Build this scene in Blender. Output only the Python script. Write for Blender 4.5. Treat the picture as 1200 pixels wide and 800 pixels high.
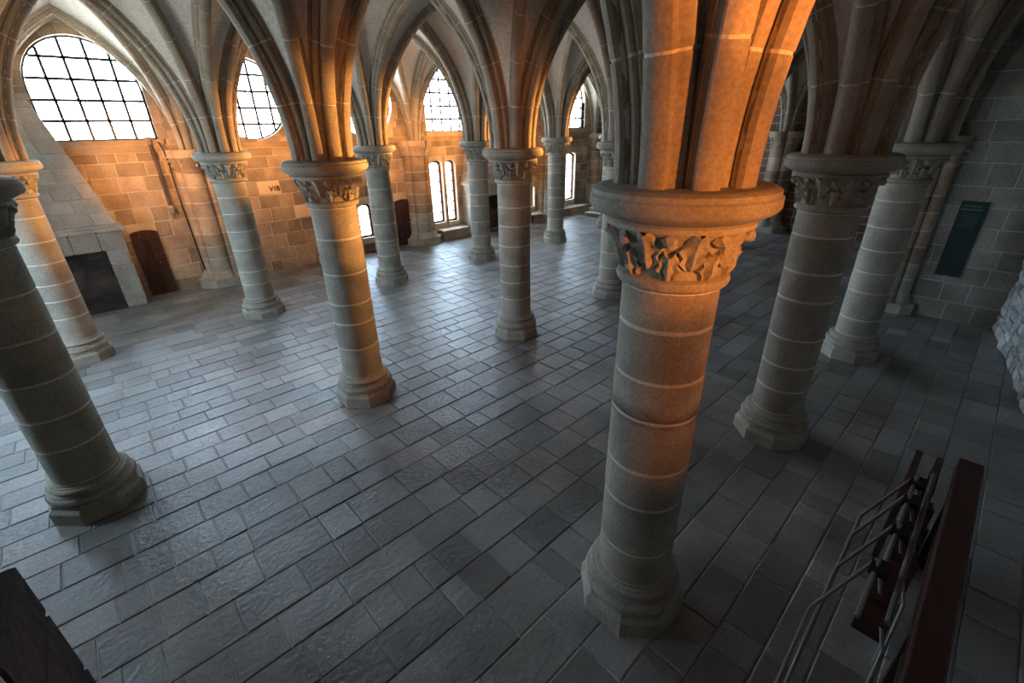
import bpy, bmesh, math, random
from mathutils import Matrix, Vector
from math import sin, cos, pi, sqrt, radians

random.seed(7)
SC = bpy.context.scene
COL = SC.collection
for o in list(bpy.data.objects):
    bpy.data.objects.remove(o)

# ------------------------------------------------------------------ camera
CAMP = Vector((0.683, -1.137, 3.347))
camd = bpy.data.cameras.new('camera')
camd.sensor_width = 36.0
camd.lens = 530.11 / 1200 * 36
camd.clip_start = 0.05
camera = bpy.data.objects.new('camera', camd)
COL.objects.link(camera)
RX = Vector((0.72816434, -0.68506579, -0.02148399))
RD = Vector((-0.30606747, -0.29695675, -0.90451058))
RF = Vector((0.61326944, 0.6652079, -0.42590967))
M = Matrix.Identity(4)
for i in range(3):
    M[i][0] = RX[i]; M[i][1] = -RD[i]; M[i][2] = -RF[i]; M[i][3] = CAMP[i]
camera.matrix_world = M
SC.camera = camera
SC.view_settings.view_transform = 'Standard'
SC.view_settings.look = 'None'
SC.view_settings.exposure = 0.0
SC.view_settings.gamma = 1.0
SC.view_settings.use_curve_mapping = False
SC.cycles.max_bounces = 8
SC.cycles.transparent_max_bounces = 12

# ------------------------------------------------------------------ sky: overcast daylight
SKY = 40.0
world = bpy.data.worlds.new('sky'); SC.world = world; world.use_nodes = True
nt = world.node_tree; nt.nodes.clear()
w_out = nt.nodes.new('ShaderNodeOutputWorld'); w_bg = nt.nodes.new('ShaderNodeBackground')
w_tc = nt.nodes.new('ShaderNodeTexCoord'); w_sp = nt.nodes.new('ShaderNodeSeparateXYZ')
w_cr = nt.nodes.new('ShaderNodeValToRGB')
w_mr = nt.nodes.new('ShaderNodeMapRange')
w_mr.inputs['From Min'].default_value = -1; w_mr.inputs['From Max'].default_value = 1
nt.links.new(w_tc.outputs['Generated'], w_sp.inputs[0])
nt.links.new(w_sp.outputs['Z'], w_mr.inputs['Value'])
nt.links.new(w_mr.outputs[0], w_cr.inputs[0])
cr = w_cr.color_ramp
cr.elements[0].position = 0.44; cr.elements[0].color = (.66, .68, .64, 1)
cr.elements[1].position = 0.52; cr.elements[1].color = (.60, .80, 1.0, 1)
e = cr.elements.new(1.0); e.color = (.52, .74, 1.0, 1)
nt.links.new(w_cr.outputs[0], w_bg.inputs['Color'])
w_bg.inputs['Strength'].default_value = SKY
nt.links.new(w_bg.outputs[0], w_out.inputs['Surface'])

# ------------------------------------------------------------------ lamps of the hall (warm projectors beside the pillars)
WARM = (1.0, 0.42, 0.10)
def spot(loc, target, power, angle=70, blend=.8, size=.05, col=WARM):
    l = bpy.data.lights.new('projector_light', 'SPOT'); l.energy = power; l.color = col
    l.spot_size = radians(angle); l.spot_blend = blend; l.shadow_soft_size = size
    o = bpy.data.objects.new('projector_light', l); COL.objects.link(o)
    o.location = loc
    o.rotation_euler = (Vector(target) - Vector(loc)).to_track_quat('-Z', 'Y').to_euler()
    return o
RED = (1.0, .30, .055)
for z, p in ((2.1, 80), (3.15, 320), (4.5, 560)):                # big near pillar, lit from the aisle
    spot((2.15, -2.5, 3.1), (2.96, 0.03, z), p, 36, .6, .05, RED)
for z, p in ((2.4, 90), (4.1, 260)):
    spot((4.95, -.95, 3.0), (2.96, 0.03, z), p, 36, .6, .05, RED)
for z, p in ((1.0, 110), (2.3, 280), (3.6, 400)):                  # second pillar
    spot((4.3, 3.0, 2.6), (2.89, 4.29, z), p, 38, .7)
spot((6.75, 3.75, 3.1), (5.9, 4.3, 3.4), 170, 95, .9)           # third pillar
spot((4.4, 7.9, 3.0), (2.9, 8.8, 3.2), 240, 80, .9)
spot((1.5, 8.0, 2.9), (.07, 8.8, 2.5), 110, 80, .9)
spot((7.2, 7.9, 3.0), (5.9, 8.8, 3.6), 340, 80, .9)
spot((10.1, 7.9, 3.0), (8.8, 8.8, 3.6), 360, 80, .9)
spot((13.1, 7.9, 3.0), (11.7, 8.8, 3.6), 360, 80, .9)
spot((1.6, 10.2, 3.2), (2.3, 11.9, 2.6), 240, 110, .9)          # window wall
spot((4.4, 10.2, 3.2), (4.6, 11.9, 2.6), 200, 110, .9)
spot((7.3, 10.2, 3.2), (8.2, 11.9, 2.9), 240, 110, .9)
spot((10.2, 10.2, 3.2), (9.4, 11.9, 3.0), 240, 110, .9)
spot((13.2, 10.0, 3.2), (13.2, 11.9, 2.4), 120, 110, .9)

def portal(cx, cz, w, h, y=12.45, side=None):
    l = bpy.data.lights.new('window_portal', 'AREA'); l.shape = 'RECTANGLE'; l.size = w; l.size_y = h
    l.cycles.is_portal = True
    o = bpy.data.objects.new('window_portal', l); COL.objects.link(o)
    o.location = (cx, y, cz); o.rotation_euler = (radians(-90), 0, 0)
    if side: o.location = (side, cx, cz); o.rotation_euler = (radians(-90), 0, radians(90))

# ------------------------------------------------------------------ materials
def nodes_of(name):
    m = bpy.data.materials.new(name); m.use_nodes = True
    t = m.node_tree; b = t.nodes['Principled BSDF']
    return m, t, b
def stone(name, c1, c2, scale=3.0, rough=.8, bump=.35, var=.25, fine=60, rough_var=.1, spots=None, spec=.4):
    m, t, b = nodes_of(name)
    N = t.nodes.new; L = t.links.new
    tc = N('ShaderNodeTexCoord'); geo = N('ShaderNodeNewGeometry'); oi = N('ShaderNodeObjectInfo')
    n1 = N('ShaderNodeTexNoise'); n1.inputs['Scale'].default_value = scale; n1.inputs['Detail'].default_value = 6
    n2 = N('ShaderNodeTexNoise'); n2.inputs['Scale'].default_value = fine; n2.inputs['Detail'].default_value = 4
    L(geo.outputs['Position'], n1.inputs['Vector']); L(geo.outputs['Position'], n2.inputs['Vector'])
    ramp = N('ShaderNodeValToRGB'); ramp.color_ramp.elements[0].position = .35; ramp.color_ramp.elements[1].position = .68
    ramp.color_ramp.elements[0].color = (*c1, 1); ramp.color_ramp.elements[1].color = (*c2, 1)
    L(n1.outputs['Fac'], ramp.inputs[0])
    # a tone of its own for every stone
    add = N('ShaderNodeMath'); add.operation = 'ADD'; L(geo.outputs['Random Per Island'], add.inputs[0]); L(oi.outputs['Random'], add.inputs[1])
    fr = N('ShaderNodeMath'); fr.operation = 'FRACT'; L(add.outputs[0], fr.inputs[0])
    mr = N('ShaderNodeMapRange'); mr.inputs['To Min'].default_value = 1 - var; mr.inputs['To Max'].default_value = 1 + var
    L(fr.outputs[0], mr.inputs['Value'])
    fm = N('ShaderNodeMapRange'); fm.inputs['From Min'].default_value = .3; fm.inputs['From Max'].default_value = .7
    fm.inputs['To Min'].default_value = .78; fm.inputs['To Max'].default_value = 1.18
    L(n2.outputs['Fac'], fm.inputs['Value'])
    mu = N('ShaderNodeMath'); mu.operation = 'MULTIPLY'; L(mr.outputs[0], mu.inputs[0]); L(fm.outputs[0], mu.inputs[1])
    vm = N('ShaderNodeVectorMath'); vm.operation = 'SCALE'; L(ramp.outputs[0], vm.inputs[0]); L(mu.outputs[0], vm.inputs['Scale'])
    L(vm.outputs[0], b.inputs['Base Color'])
    rr = N('ShaderNodeMapRange'); rr.inputs['To Min'].default_value = rough - rough_var; rr.inputs['To Max'].default_value = rough + rough_var
    L(n1.outputs['Fac'], rr.inputs['Value']); L(rr.outputs[0], b.inputs['Roughness'])
    b.inputs['Specular IOR Level'].default_value = spec
    n3 = N('ShaderNodeTexNoise'); n3.inputs['Scale'].default_value = fine * .35; n3.inputs['Detail'].default_value = 8
    L(geo.outputs['Position'], n3.inputs['Vector'])
    bp = N('ShaderNodeBump'); bp.inputs['Strength'].default_value = bump; bp.inputs['Distance'].default_value = .02
    L(n3.outputs['Fac'], bp.inputs['Height']); L(bp.outputs[0], b.inputs['Normal'])
    return m
def plain(name, c, rough=.6, metal=0, noise=.15, scale=20, spec=.5):
    m, t, b = nodes_of(name)
    N = t.nodes.new; L = t.links.new
    geo = N('ShaderNodeNewGeometry'); n1 = N('ShaderNodeTexNoise'); n1.inputs['Scale'].default_value = scale
    L(geo.outputs['Position'], n1.inputs['Vector'])
    mr = N('ShaderNodeMapRange'); mr.inputs['To Min'].default_value = 1 - noise; mr.inputs['To Max'].default_value = 1 + noise
    L(n1.outputs['Fac'], mr.inputs['Value'])
    vm = N('ShaderNodeVectorMath'); vm.operation = 'SCALE'; vm.inputs[0].default_value = c; L(mr.outputs[0], vm.inputs['Scale'])
    L(vm.outputs[0], b.inputs['Base Color']); b.inputs['Roughness'].default_value = rough; b.inputs['Metallic'].default_value = metal
    b.inputs['Specular IOR Level'].default_value = spec
    return m
def wood(name, c1, c2, rough=.45):
    m, t, b = nodes_of(name)
    N = t.nodes.new; L = t.links.new
    tc = N('ShaderNodeTexCoord'); mp = N('ShaderNodeMapping'); mp.inputs['Scale'].default_value = (3, 30, 3)
    n = N('ShaderNodeTexNoise'); n.inputs['Scale'].default_value = 2; n.inputs['Detail'].default_value = 6
    L(tc.outputs['Object'], mp.inputs[0]); L(mp.outputs[0], n.inputs['Vector'])
    r = N('ShaderNodeValToRGB'); r.color_ramp.elements[0].color = (*c1, 1); r.color_ramp.elements[1].color = (*c2, 1)
    r.color_ramp.elements[0].position = .3; r.color_ramp.elements[1].position = .7
    L(n.outputs['Fac'], r.inputs[0]); L(r.outputs[0], b.inputs['Base Color']); b.inputs['Roughness'].default_value = rough
    bp = N('ShaderNodeBump'); bp.inputs['Strength'].default_value = .2; L(n.outputs['Fac'], bp.inputs['Height']); L(bp.outputs[0], b.inputs['Normal'])
    return m

M_FLOOR = stone('floor_granite', (.165, .16, .15), (.27, .265, .25), 1.3, .38, .5, .30, 60, .14, spec=.6)
M_BED = stone('floor_mortar', (.06, .06, .055), (.50, .48, .44), .7, .45, .3, 0, 40, .1)
M_COL = stone('pillar_granite', (.30, .275, .22), (.42, .39, .32), 4, .8, .3, .10, 55)
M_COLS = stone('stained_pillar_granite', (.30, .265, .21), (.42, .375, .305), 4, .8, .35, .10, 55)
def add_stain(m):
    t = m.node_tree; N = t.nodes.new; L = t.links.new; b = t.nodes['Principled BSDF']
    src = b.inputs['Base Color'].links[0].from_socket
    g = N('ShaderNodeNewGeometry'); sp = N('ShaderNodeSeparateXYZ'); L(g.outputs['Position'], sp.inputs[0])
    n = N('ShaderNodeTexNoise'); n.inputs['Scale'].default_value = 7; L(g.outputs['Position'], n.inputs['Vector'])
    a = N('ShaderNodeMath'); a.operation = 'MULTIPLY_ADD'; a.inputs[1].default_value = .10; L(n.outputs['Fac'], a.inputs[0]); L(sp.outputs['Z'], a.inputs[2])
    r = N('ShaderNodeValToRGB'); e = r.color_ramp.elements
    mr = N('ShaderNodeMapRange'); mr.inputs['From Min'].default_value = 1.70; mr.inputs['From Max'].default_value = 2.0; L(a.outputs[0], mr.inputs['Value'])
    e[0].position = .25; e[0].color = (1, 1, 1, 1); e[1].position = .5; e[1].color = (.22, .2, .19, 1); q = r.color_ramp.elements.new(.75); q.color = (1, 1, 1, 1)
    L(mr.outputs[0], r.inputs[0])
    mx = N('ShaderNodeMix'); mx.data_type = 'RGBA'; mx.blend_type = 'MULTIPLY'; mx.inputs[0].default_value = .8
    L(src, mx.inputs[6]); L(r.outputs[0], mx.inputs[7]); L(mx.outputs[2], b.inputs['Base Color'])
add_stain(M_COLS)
M_MORT = stone('lime_mortar', (.62, .57, .48), (.72, .68, .6), 8, .85, .2, 0, 80)
M_RIB = stone('rib_granite', (.30, .25, .195), (.40, .345, .27), 3, .8, .3, .12, 50)
M_WEB = stone('vault_plaster', (.52, .49, .44), (.66, .63, .57), 1.2, .9, .15, .04, 30)
M_WALL = stone('wall_granite', (.25, .185, .13), (.43, .32, .22), 2.2, .85, .4, .33, 40)
M_WMORT = stone('wall_mortar', (.45, .36, .27), (.56, .47, .36), 3, .9, .3, 0, 50)
M_GREY = stone('grey_wall_granite', (.20, .20, .165), (.33, .32, .27), 2.2, .85, .4, .25, 40)
M_GMORT = stone('grey_wall_mortar', (.42, .41, .36), (.5, .49, .43), 3, .9, .3, 0, 50)
M_RUBBLE = stone('rubble_granite', (.30, .31, .30), (.55, .56, .55), 5, .8, .8, .25, 25)
M_RED = stone('dark_red_granite', (.13, .08, .06), (.24, .15, .115), 2.5, .85, .4, .3, 40)
M_HOOD = stone('hood_granite', (.30, .27, .23), (.45, .40, .34), 2.5, .85, .3, .18, 40)
M_SOOT = stone('sooty_brick', (.05, .04, .035), (.13, .09, .07), 3, .9, .4, .3, 30)
M_PALE = plain('pale_block', (.62, .48, .33), .85)
M_DOOR = wood('dark_oak', (.030, .012, .008), (.075, .03, .018))
M_RAIL = wood('red_brown_wood', (.022, .008, .005), (.055, .019, .011), .5)
M_SEAT = wood('brown_seat_wood', (.03, .012, .008), (.07, .026, .015), .5)
M_FRAME = plain('dark_red_frame', (.09, .035, .025), .6)
M_LEAD = plain('lead_bar', (.05, .05, .06), .5, .6)
M_STEEL = plain('dull_steel', (.22, .21, .19), .5, .7)
M_IRON = plain('black_iron', (.02, .02, .02), .5, .5)
M_SIGN = plain('dark_green_panel', (.004, .02, .015), .5, 0, .05)
M_TEXT = plain('pale_green_print', (.10, .20, .17), .6)
M_PAINT = plain('black_paint', (.05, .025, .015), .8)
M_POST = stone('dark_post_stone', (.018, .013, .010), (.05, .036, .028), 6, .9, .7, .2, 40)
M_KNOB = plain('brass_knob', (.75, .68, .5), .3, .8)
def glass_mat():
    m = bpy.data.materials.new('window_glass'); m.use_nodes = True; t = m.node_tree; t.nodes.clear()
    N = t.nodes.new; L = t.links.new
    o = N('ShaderNodeOutputMaterial'); mx = N('ShaderNodeMixShader'); tr = N('ShaderNodeBsdfTransparent'); gl = N('ShaderNodeBsdfGlossy')
    ge = N('ShaderNodeNewGeometry'); dt = N('ShaderNodeVectorMath'); dt.operation = 'DOT_PRODUCT'
    L(ge.outputs['Incoming'], dt.inputs[0]); L(ge.outputs['Normal'], dt.inputs[1])
    ab = N('ShaderNodeMath'); ab.operation = 'ABSOLUTE'; L(dt.outputs['Value'], ab.inputs[0])
    iv = N('ShaderNodeMath'); iv.operation = 'SUBTRACT'; iv.inputs[0].default_value = 1; L(ab.outputs[0], iv.inputs[1])
    pw = N('ShaderNodeMath'); pw.operation = 'POWER'; pw.inputs[1].default_value = 5; L(iv.outputs[0], pw.inputs[0])
    fr = N('ShaderNodeMath'); fr.operation = 'MULTIPLY_ADD'; fr.inputs[1].default_value = .9; fr.inputs[2].default_value = .03; L(pw.outputs[0], fr.inputs[0])
    tr.inputs['Color'].default_value = (.95, .97, .98, 1); gl.inputs['Roughness'].default_value = .05
    L(fr.outputs[0], mx.inputs[0]); L(tr.outputs[0], mx.inputs[1]); L(gl.outputs[0], mx.inputs[2]); L(mx.outputs[0], o.inputs['Surface'])
    return m
M_GLASS = glass_mat()

# ------------------------------------------------------------------ helpers
def mesh_obj(name, verts, faces, mat, parent=None, smooth=False):
    me = bpy.data.meshes.new(name); me.from_pydata([tuple(v) for v in verts], [], faces)
    if smooth:
        for p in me.polygons: p.use_smooth = True
    me.materials.append(mat)
    o = bpy.data.objects.new(name, me); COL.objects.link(o)
    if parent: o.parent = parent
    return o
def share(src, name, parent, loc=(0, 0, 0), rotz=0.0, scale=(1, 1, 1)):
    o = bpy.data.objects.new(name, src if isinstance(src, bpy.types.Mesh) else src.data); COL.objects.link(o)
    o.parent = parent; o.location = loc; o.rotation_euler = (0, 0, rotz); o.scale = scale
    return o
def empty(name, loc=(0, 0, 0), rotz=0.0):
    o = bpy.data.objects.new(name, None); COL.objects.link(o); o.location = loc; o.rotation_euler = (0, 0, rotz)
    o.empty_display_size = .1
    return o
def tag(o, label=None, cat=None, group=None, kind=None):
    if label: o['label'] = label
    if cat: o['category'] = cat
    if group: o['group'] = group
    if kind: o['kind'] = kind
    return o
def struct(name, label, cat, loc=(0, 0, 0), rotz=0):
    return tag(empty(name, loc, rotz), label, cat, kind='structure')
class MB:
    def __init__(s): s.v = []; s.f = []
    def add(s, v, f):
        n = len(s.v); s.v += [tuple(x) for x in v]; s.f += [tuple(i + n for i in q) for q in f]
    def box(s, x0, x1, y0, y1, z0, z1):
        s.add([(x0,y0,z0),(x1,y0,z0),(x1,y1,z0),(x0,y1,z0),(x0,y0,z1),(x1,y0,z1),(x1,y1,z1),(x0,y1,z1)],
              [(0,3,2,1),(4,5,6,7),(0,1,5,4),(1,2,6,5),(2,3,7,6),(3,0,4,7)])
    def bar(s, a, b, r, n=8, r2=None):
        a = Vector(a); b = Vector(b); d = (b - a).normalized(); r2 = r if r2 is None else r2
        u = d.orthogonal().normalized(); w = d.cross(u)
        vs = [a + (u * cos(2*pi*i/n) + w * sin(2*pi*i/n)) * r for i in range(n)] + [b + (u * cos(2*pi*i/n) + w * sin(2*pi*i/n)) * r2 for i in range(n)]
        s.add(vs, [(i, (i+1) % n, n + (i+1) % n, n + i) for i in range(n)] + [tuple(range(n-1, -1, -1)), tuple(range(n, 2*n))])
    def prism(s, poly, y0, y1):      # poly in (x,z), convex
        n = len(poly)
        s.add([(x, y0, z) for x, z in poly] + [(x, y1, z) for x, z in poly],
              [tuple(range(n)), tuple(range(2*n-1, n-1, -1))] + [(i, n+i, n+(i+1) % n, (i+1) % n) for i in range(n)])
    def build(s, name, mat, parent=None, smooth=False): return mesh_obj(name, s.v, s.f, mat, parent, smooth)
def lathe(prof, n=32, oct_=False, phase=0):
    v = []; f = []; m = len(prof)
    for r, z in prof:
        for i in range(n):
            a = 2*pi*(i + .5*oct_)/n + phase; v.append((r*cos(a), r*sin(a), z))
    for j in range(m-1):
        for i in range(n):
            f.append((j*n+i, j*n+(i+1) % n, (j+1)*n+(i+1) % n, (j+1)*n+i))
    f.append(tuple(range(n-1, -1, -1))); f.append(tuple((m-1)*n+i for i in range(n)))
    return v, f
def auto_smooth(o, ang=40):
    me = o.data
    for p in me.polygons: p.use_smooth = True
    try: me.set_sharp_from_angle(angle=radians(ang))
    except Exception: pass
    return o

# generic stone laid on a plane: rectangle with worn chamfer, front at depth d
def stone_vf(x0, x1, z0, z1, back, front, rnd, jit=.004, ch=.012):
    def j(): return rnd.uniform(-jit, jit)
    b = [(x0, back, z0), (x1, back, z0), (x1, back, z1), (x0, back, z1)]
    m = [(x0+j(), front*.55, z0+j()), (x1+j(), front*.55, z0+j()), (x1+j(), front*.55, z1+j()), (x0+j(), front*.55, z1+j())]
    c = ch + abs(j())
    t = [(x0+c+j(), front+j(), z0+c+j()), (x1-c+j(), front+j(), z0+c+j()), (x1-c+j(), front+j(), z1-c+j()), (x0+c+j(), front+j(), z1-c+j())]
    v = b + m + t
    f = [(8, 9, 10, 11)]
    for k in (0, 4):
        for i in range(4):
            f.append((k+i, k+(i+1) % 4, k+4+(i+1) % 4, k+4+i))
    return v, f

def lay_courses(u0, u1, z0, z1, hs, ws, excl, rnd, gap=.014):
    out = []; z = z0
    while z < z1 - .08:
        h = rnd.uniform(*hs)
        if z + h > z1 - .1: h = z1 - z
        spans = [(u0, u1)]
        for fn in excl:
            r = fn(z, z + h)
            if r:
                ns = []
                for a, b in spans:
                    if r[1] <= a or r[0] >= b: ns.append((a, b)); continue
                    if r[0] > a: ns.append((a, r[0]))
                    if r[1] < b: ns.append((r[1], b))
                spans = ns
        for a, b in spans:
            x = a
            if b - a < .06: continue
            while x < b - .01:
                w = rnd.uniform(*ws)
                if x + w > b - .13: w = b - x
                out.append((x + gap/2, x + w - gap/2, z + gap/2, z + h - gap/2)); x += w
        z += h
    return out
def build_stones(parent, name, rects, frame, mat, rnd, limit=300, proud=.012, jit=.004, ch=.01, stuff='stonework', extra_mats=None):
    """frame(u, d, w) -> world point; u along wall, d out of the wall, w up"""
    its = []
    for r in rects:
        c = frame((r[0]+r[1])/2, 0, (r[2]+r[3])/2)
        its.append(((Vector(c) - CAMP).length, r))
    its.sort(key=lambda q: q[0])
    sb = MB()
    for k, (d, r) in enumerate(its):
        p = proud * rnd.uniform(.5, 1.5)
        v, f = stone_vf(*r, -.03, p, rnd, jit, ch)
        v = [frame(*q) for q in v]
        if k < limit:
            c = Vector(frame((r[0]+r[1])/2, 0, (r[2]+r[3])/2))
            o = mesh_obj(name, [Vector(q) - c for q in v], f, mat, parent); o.location = c - parent.location
            if extra_mats and extra_mats(r): o.data.materials[0] = extra_mats(r)
        else: sb.add([Vector(q) - parent.location for q in v], f)
    if sb.v:
        o = sb.build(stuff, mat, parent); tag(o, kind='stuff')

# ------------------------------------------------------------------ layout
Z0 = 3.08                                  # top of the abaci
ZA, ZD = 5.34, 5.70                        # intrados of arches / of the diagonals
GX = [-3.15, 0, 2.93, 5.86, 8.78, 11.70, 14.65, 17.65]
GY = [0.0, 4.33, 8.77, 11.9]
POS = {(2,0):(2.963,.03),(3,0):(5.93,.04),(4,0):(8.908,-.069),(1,1):(-.023,4.369),(2,1):(2.892,4.29),(3,1):(5.83,4.326),
       (4,1):(8.671,4.323),(1,2):(.069,8.797),(2,2):(2.88,8.763),(3,2):(5.85,8.778),(4,2):(8.742,8.771),(5,2):(11.77,8.712),(1,0):(0,0)}
def yr(x): return -1.59 + (x - 11.69) * .14      # face of the near side wall
def gp(i, j):
    if j == -1: return (GX[i], yr(GX[i]) + .02)
    if j == 3: return (GX[i], 11.86)
    return POS.get((i, j), (GX[i], GY[j]))

# ------------------------------------------------------------------ FLOOR
floor = struct('floor', 'grey granite flagstone floor of the vaulted hall', 'floor')
mb = MB(); mb.box(-3.4, 18.2, -4.3, 12.4, -.25, -.007); mb.build('mortar_bed', M_BED, floor)
rnd = random.Random(3)
rows = [-3.96,-3.62,-3.28,-2.95,-2.62,-2.3,-2.1,-1.80,-1.46,-1.14,-.875,-.585,-.30,.03,.37,.775,1.11,1.452,1.79,2.165,2.56,2.86,3.257,3.61]
while rows[-1] < 12.2: rows.append(rows[-1] + rnd.uniform(.28, .345))
KNOWN = {10: [4.42, 4.95], 11: [4.2, 4.8], 13: [2.337], 14: [2.09, 2.818], 15: [2.077, 2.7], 16: [1.618, 2.04, 2.35, 2.92, 3.35], 17: [.505, .855, 2.035, 2.29, 2.91, 3.34],
         18: [.162, .65, 1.14, 1.744], 19: [.476, .9, 2.29], 20: [.168, .632], 21: [.37, .95]}
st = []
for k in range(len(rows) - 1):
    ya, yb = rows[k], rows[k+1]
    kn = sorted(KNOWN.get(k, []))
    xs = [-3.3]
    while xs[-1] < 18.0:
        w = rnd.uniform(.30, .62) if rnd.random() < .8 else rnd.uniform(.22, .32)
        nx = xs[-1] + w
        nxt = [q for q in kn if q > xs[-1] + .02]
        if nxt and nx > nxt[0] - .17: nx = nxt[0]
        xs.append(nx)
    for a, b in zip(xs[:-1], xs[1:]): st.append((a, b, ya, yb))
def px_area(s):
    p = Vector(((s[0]+s[1])/2, (s[2]+s[3])/2, 0)) - CAMP
    x, y, z = p.dot(RX), p.dot(RD), p.dot(RF)
    if z < .3: return 0
    u = x/z*530; v = y/z*530
    if abs(u) > 640 or v > 430 or v < -430: return 0
    return 1/z**3
st.sort(key=lambda s: -px_area(s))
sb = MB()
for k, (a, b, c, d) in enumerate(st):
    g = rnd.uniform(.0025, .006)
    h = rnd.uniform(-.002, .004); tx = rnd.uniform(-.003, .003); ty = rnd.uniform(-.003, .003)
    j = lambda: rnd.uniform(-.003, .003)
    o_ = [(a+g+j(), c+g+j()), (b-g+j(), c+g+j()), (b-g+j(), d-g+j()), (a+g+j(), d-g+j())]
    cx, cy = (a+b)/2, (c+d)/2
    ins = .008
    t_ = [(x + (ins if x < cx else -ins), y + (ins if y < cy else -ins)) for x, y in o_]
    zt = lambda x, y: h + tx*(x-cx)/.3 + ty*(y-cy)/.3
    v = [(x, y, -.03) for x, y in o_] + [(x, y, zt(x, y) - .006) for x, y in o_] + [(x, y, zt(x, y)) for x, y in t_]
    f = [(8, 9, 10, 11)] + [(q+i, q+(i+1) % 4, q+4+(i+1) % 4, q+4+i) for q in (0, 4) for i in range(4)]
    if k < 300:
        o = mesh_obj('flagstone', [(x-cx, y-cy, z) for x, y, z in v], f, M_FLOOR, floor); o.location = (cx, cy, 0)
    else: sb.add(v, f)
tag(sb.build('distant_flagstones', M_FLOOR, floor), kind='stuff')

# ------------------------------------------------------------------ PILLARS
RS = .258
def ring_profile(z0, z1, r, c=.006): return [(r-c, z0), (r, z0+c), (r, z1-c), (r-c, z1)]
plinth_me = None
def build_shared():
    S = {}
    v, f = lathe([(.395, 0), (.395, .13), (.388, .14), (.358, .165), (.358, .20), (.33, .207)], 8, True); S['plinth'] = mesh_obj('plinth', v, f, M_COL)
    prof = [(.335, .205), (.352, .222), (.356, .245), (.343, .268), (.318, .276), (.318, .284), (.292, .292), (.284, .308), (.292, .322), (.312, .326), (.322, .342), (.312, .358), (.288, .362), (.284, .372), (.262, .376), (.262, .39)]
    v, f = lathe(prof, 40); S['base'] = auto_smooth(mesh_obj('base_moulding', v, f, M_COL))
    v, f = lathe([(.262, 2.575), (.29, 2.59), (.297, 2.61), (.29, 2.632), (.262, 2.645)], 40); S['neck'] = auto_smooth(mesh_obj('neck_ring', v, f, M_COL))
    v, f = lathe([(.255, 2.63), (.262, 2.70), (.285, 2.78), (.325, 2.85), (.355, 2.885), (.355, 2.90)], 40); S['bell'] = auto_smooth(mesh_obj('capital_bell', v, f, M_COL))
    prof = [(.34, 2.885), (.375, 2.893), (.375, 2.915), (.362, 2.925), (.40, 2.94), (.445, 2.962), (.462, 2.985), (.462, 3.03), (.45, 3.04), (.45, 3.062), (.43, 3.075), (.40, 3.08)]
    v, f = lathe(prof, 48); S['abacus'] = auto_smooth(mesh_obj('abacus', v, f, M_COL), 50)
    # carved leaf, hanging outwards: built along +x at the bell
    def leaf(seed, z0, z1, r0, r1, w):
        q = random.Random(seed); nv = 7; nu = 7; vs = []; fs = []
        for i in range(nv):
            t = i/(nv-1); z = z0 + (z1-z0)*t; r = r0 + (r1-r0)*t*t
            ww = w*(.45 + .9*sin(pi*min(1, t*1.08+.05))**.7) * (1 + .22*sin(t*19+seed))
            curl = .045*max(0, t-.62)/.38
            for k in range(nu):
                s = (k/(nu-1)-.5)*2; a = s*ww/.3
                bulge = .032*(1-s*s) + .012*cos(s*9) + q.uniform(-.004, .004) + curl*(1-s*s*.5)
                rr = r + bulge*(.35+.65*sin(pi*min(1, t+.1)))
                zz = z - curl*.5*(1-s*s) + .012*s*s
                vs.append((rr*cos(a), rr*sin(a), zz))
        n0 = len(vs)
        for i in range(nv):
            t = i/(nv-1); z = z0 + (z1-z0)*t; r = r0 + (r1-r0)*t*t - .03
            for k in range(nu):
                s = (k/(nu-1)-.5)*2; ww = w*.5
                vs.append((r*cos(s*ww/.3), r*sin(s*ww/.3), z))
        for i in range(nv-1):
            for k in range(nu-1):
                a0 = i*nu+k; fs.append((a0, a0+1, a0+nu+1, a0+nu))
        for i in range(nv-1):
            for k in (0, nu-1):
                a0 = i*nu+k; b0 = n0+a0
                fs.append((a0, a0+nu, b0+nu, b0) if k == 0 else (a0, b0, b0+nu, a0+nu))
        for k in range(nu-1):
            a0 = (nv-1)*nu+k; b0 = n0+a0; fs.append((a0, a0+1, b0+1, b0))
            fs.append((k, n0+k, n0+k+1, k+1))
        return auto_smooth(mesh_obj('carved_leaf', vs, fs, M_COL), 60)
    S['leaf_low'] = leaf(1, 2.645, 2.79, .262, .30, .055)
    S['leaf_up'] = leaf(5, 2.70, 2.895, .272, .355, .062)
    # knob of foliage
    bm = bmesh.new(); bmesh.ops.create_icosphere(bm, subdivisions=2, radius=.036)
    q = random.Random(4)
    for vv in bm.verts: vv.co *= 1 + q.uniform(-.22, .22)
    me = bpy.data.meshes.new('foliage_boss'); bm.to_mesh(me); bm.free(); me.materials.append(M_COL)
    S['boss'] = me
    return S
SH = build_shared()
for _k, _o in list(SH.items()):
    if isinstance(_o, bpy.types.Object):
        SH[_k] = _o.data; bpy.data.objects.remove(_o)
drum_cache = {}
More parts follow.
